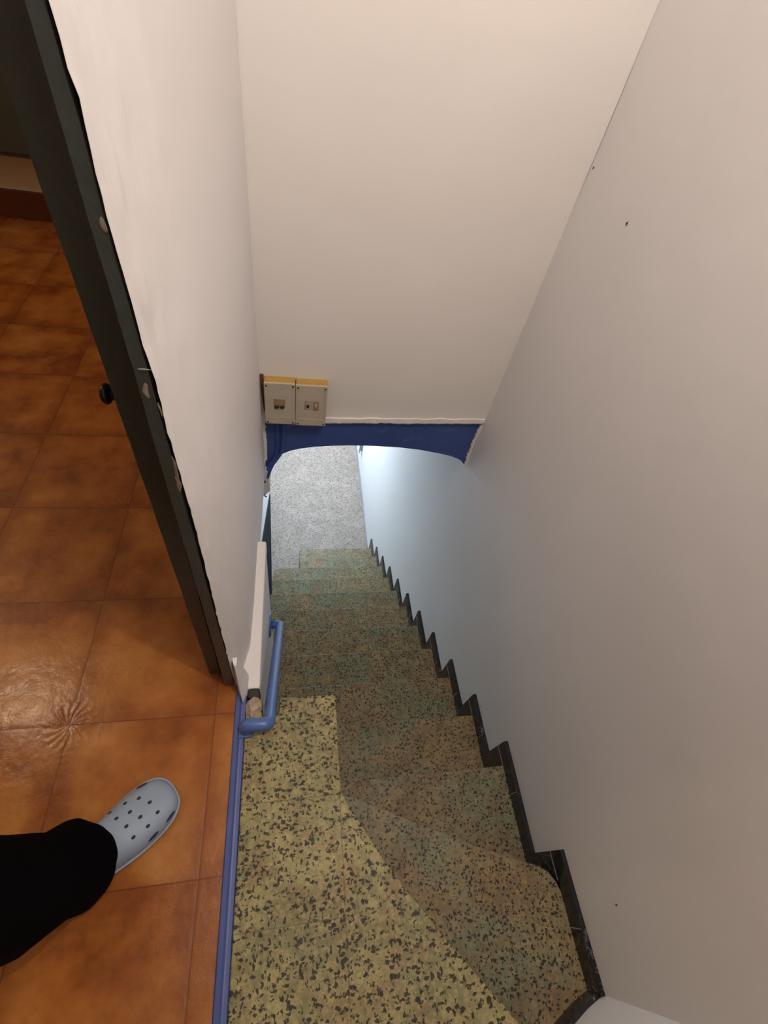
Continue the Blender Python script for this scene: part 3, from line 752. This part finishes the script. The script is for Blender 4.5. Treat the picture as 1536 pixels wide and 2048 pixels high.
for (u, v, k) in holes + vents:
    n = normal_at(u, v); p = fw(u, v, top_h(u, v)) + n * 0.0004
    tan = fw(u + 0.004, v * (1.0 if not k else 1.03), 0) - fw(u, v, 0); tan = (tan - n * tan.dot(n)).normalized(); bt = n.cross(tan)
    mt = Matrix((tan, bt, n)).transposed().to_4x4(); mt.translation = p
    sc = Matrix.Diagonal((0.0042, 0.0034, 0.0012, 1)) if not k else Matrix.Diagonal((0.0125, 0.0040, 0.0016, 1))
    bm = bmesh.new(); bmesh.ops.create_uvsphere(bm, u_segments=16, v_segments=8, radius=1, matrix=mt @ sc)
    o = link('vent_hole', bm, M_HOLE, smooth=True); o.parent = cl
# sole rim line
bm = bmesh.new(); NSEG = 60; rim = []
for (u, l, r, h, _) in secs: rim.append((u, r))
right = [fw(u, r + 0.0015, 0.021) for (u, l, r, h, _) in secs]; left = [fw(u, -l - 0.0015, 0.021) for (u, l, r, h, _) in secs]
tube(bm, smoothpath(right[::-1] + left, it=2), 0.0028, 8)
o = link('sole_rim', bm, M_CLOG, smooth=True); o.parent = cl
# foot and shin under the cloth
def skinned(name, pts, edges, mat, parent):
    me = bpy.data.meshes.new(name); me.from_pydata([p[:3] for p in pts], edges, []); me.materials.append(mat)
    o = bpy.data.objects.new(name, me); C.objects.link(o)
    m = o.modifiers.new('skin', 'SKIN'); m.use_smooth_shade = True
    for i, p in enumerate(pts):
        me.skin_vertices[0].data[i].radius = (p[3], p[3])
    me.skin_vertices[0].data[0].use_root = True
    m = o.modifiers.new('sub', 'SUBSURF'); m.levels = 2; m.render_levels = 2
    rel(o, parent); return o
ank = fw(0.215, 0, 0.10)
LEG2 = Vector((-0.30, -0.30, 0))
def legpts(off):
    o = off
    return [(ank.x + o.x, ank.y + o.y, 0.11, .036), (ank.x - .015 + o.x, ank.y - .045 + o.y, 0.30, .042), (ank.x - .03 + o.x, ank.y - .055 + o.y, 0.47, .050), (ank.x - .14 + o.x * .8, ank.y - .13 + o.y * .8, 0.74, .06)]
a = legpts(Vector((0, 0, 0))); b = legpts(LEG2)
hip = [(-0.74, -0.24, 0.92, .09), (-0.78, -0.27, 1.10, .12), (-0.82, -0.30, 1.30, .13)]
pts = hip + a[::-1] + b[::-1]
skinned('body', pts, [(0, 1), (1, 2), (0, 3), (3, 4), (4, 5), (5, 6), (0, 7), (7, 8), (8, 9), (9, 10)], M_SKIN, pe)
# trousers: lofted cloth legs with folds, joined to a waist
def trouser_leg(bm, cs, seed):
    rings = []; NS = 56
    for j, (x, y, z, rx, ry, tilt) in enumerate(cs):
        ring = []
        for k in range(NS):
            a = 2 * PI * k / NS
            f = 1 + 0.07 * noise.noise(Vector((math.cos(a) * 1.6, math.sin(a) * 1.6, z * 7 + seed))) + 0.03 * noise.noise(Vector((math.cos(a) * 4, math.sin(a) * 4, z * 14 + seed)))
            dx, dy = math.cos(a) * rx * f, math.sin(a) * ry * f
            d = AX * dx + BX * dy
            ring.append(bm.verts.new((x + d.x, y + d.y, z + tilt * math.cos(a))))
        rings.append(ring)
    for r, q in zip(rings, rings[1:]):
        for k in range(NS): bm.faces.new((r[k], r[(k + 1) % NS], q[(k + 1) % NS], q[k]))
    bm.faces.new(rings[-1])
    # hem folded inward
    inn = [bm.verts.new(v.co.lerp(Vector((cs[0][0], cs[0][1], v.co.z)), 0.12) + Vector((0, 0, 0.012))) for v in rings[0]]
    for k in range(NS): bm.faces.new((rings[0][k], inn[k], inn[(k + 1) % NS], rings[0][(k + 1) % NS]))
bm = bmesh.new()
hc = fw(0.198, 0.010, 0)
def legc(off, e=1.0):
    return [(hc.x + off.x, hc.y + off.y, 0.062, .078, .070, 0.030), (hc.x - .001 + off.x, hc.y + .001 + off.y, 0.085, .080, .073, 0.026), (hc.x - .006 + off.x, hc.y + .002 + off.y, 0.12, .079, .076, 0.016),
            (hc.x - .016 + off.x, hc.y - .022 + off.y, 0.18, .074, .075, 0.008), (hc.x - .026 + off.x, hc.y - .034 + off.y, 0.26, .078, .082, 0.004), (hc.x - .034 + off.x, hc.y - .044 + off.y, 0.36, .080, .084, 0),
            (hc.x - .040 + off.x, hc.y - .050 + off.y, 0.46, .082, .086, 0), (hc.x - .055 + off.x * .95, hc.y - .075 + off.y * .95, 0.58, .088, .090, 0), (hc.x - .12 + off.x * .8, hc.y - .12 + off.y * .8, 0.72, .10, .10, 0),
            (-0.70 + off.x * .35, -0.20 + off.y * .35, 0.84, .115, .115, 0), (-0.74 + off.x * .2, -0.24 + off.y * .2, 0.95, .13, .15, 0), (-0.77, -0.26, 1.04, .135, .17, 0)]
trouser_leg(bm, legc(Vector((0, 0, 0))), 0)
trouser_leg(bm, legc(LEG2), 5)
tr = rel(link('trousers', bm, M_CLOTH, smooth=True), pe); tr['label'] = 'loose black trousers draping over the clog'
cl2 = cl.copy(); C.objects.link(cl2); cl2.parent = pe; cl2.location = cl.location + LEG2
for ch in list(cl.children):
    d = ch.copy(); C.objects.link(d); d.parent = cl2
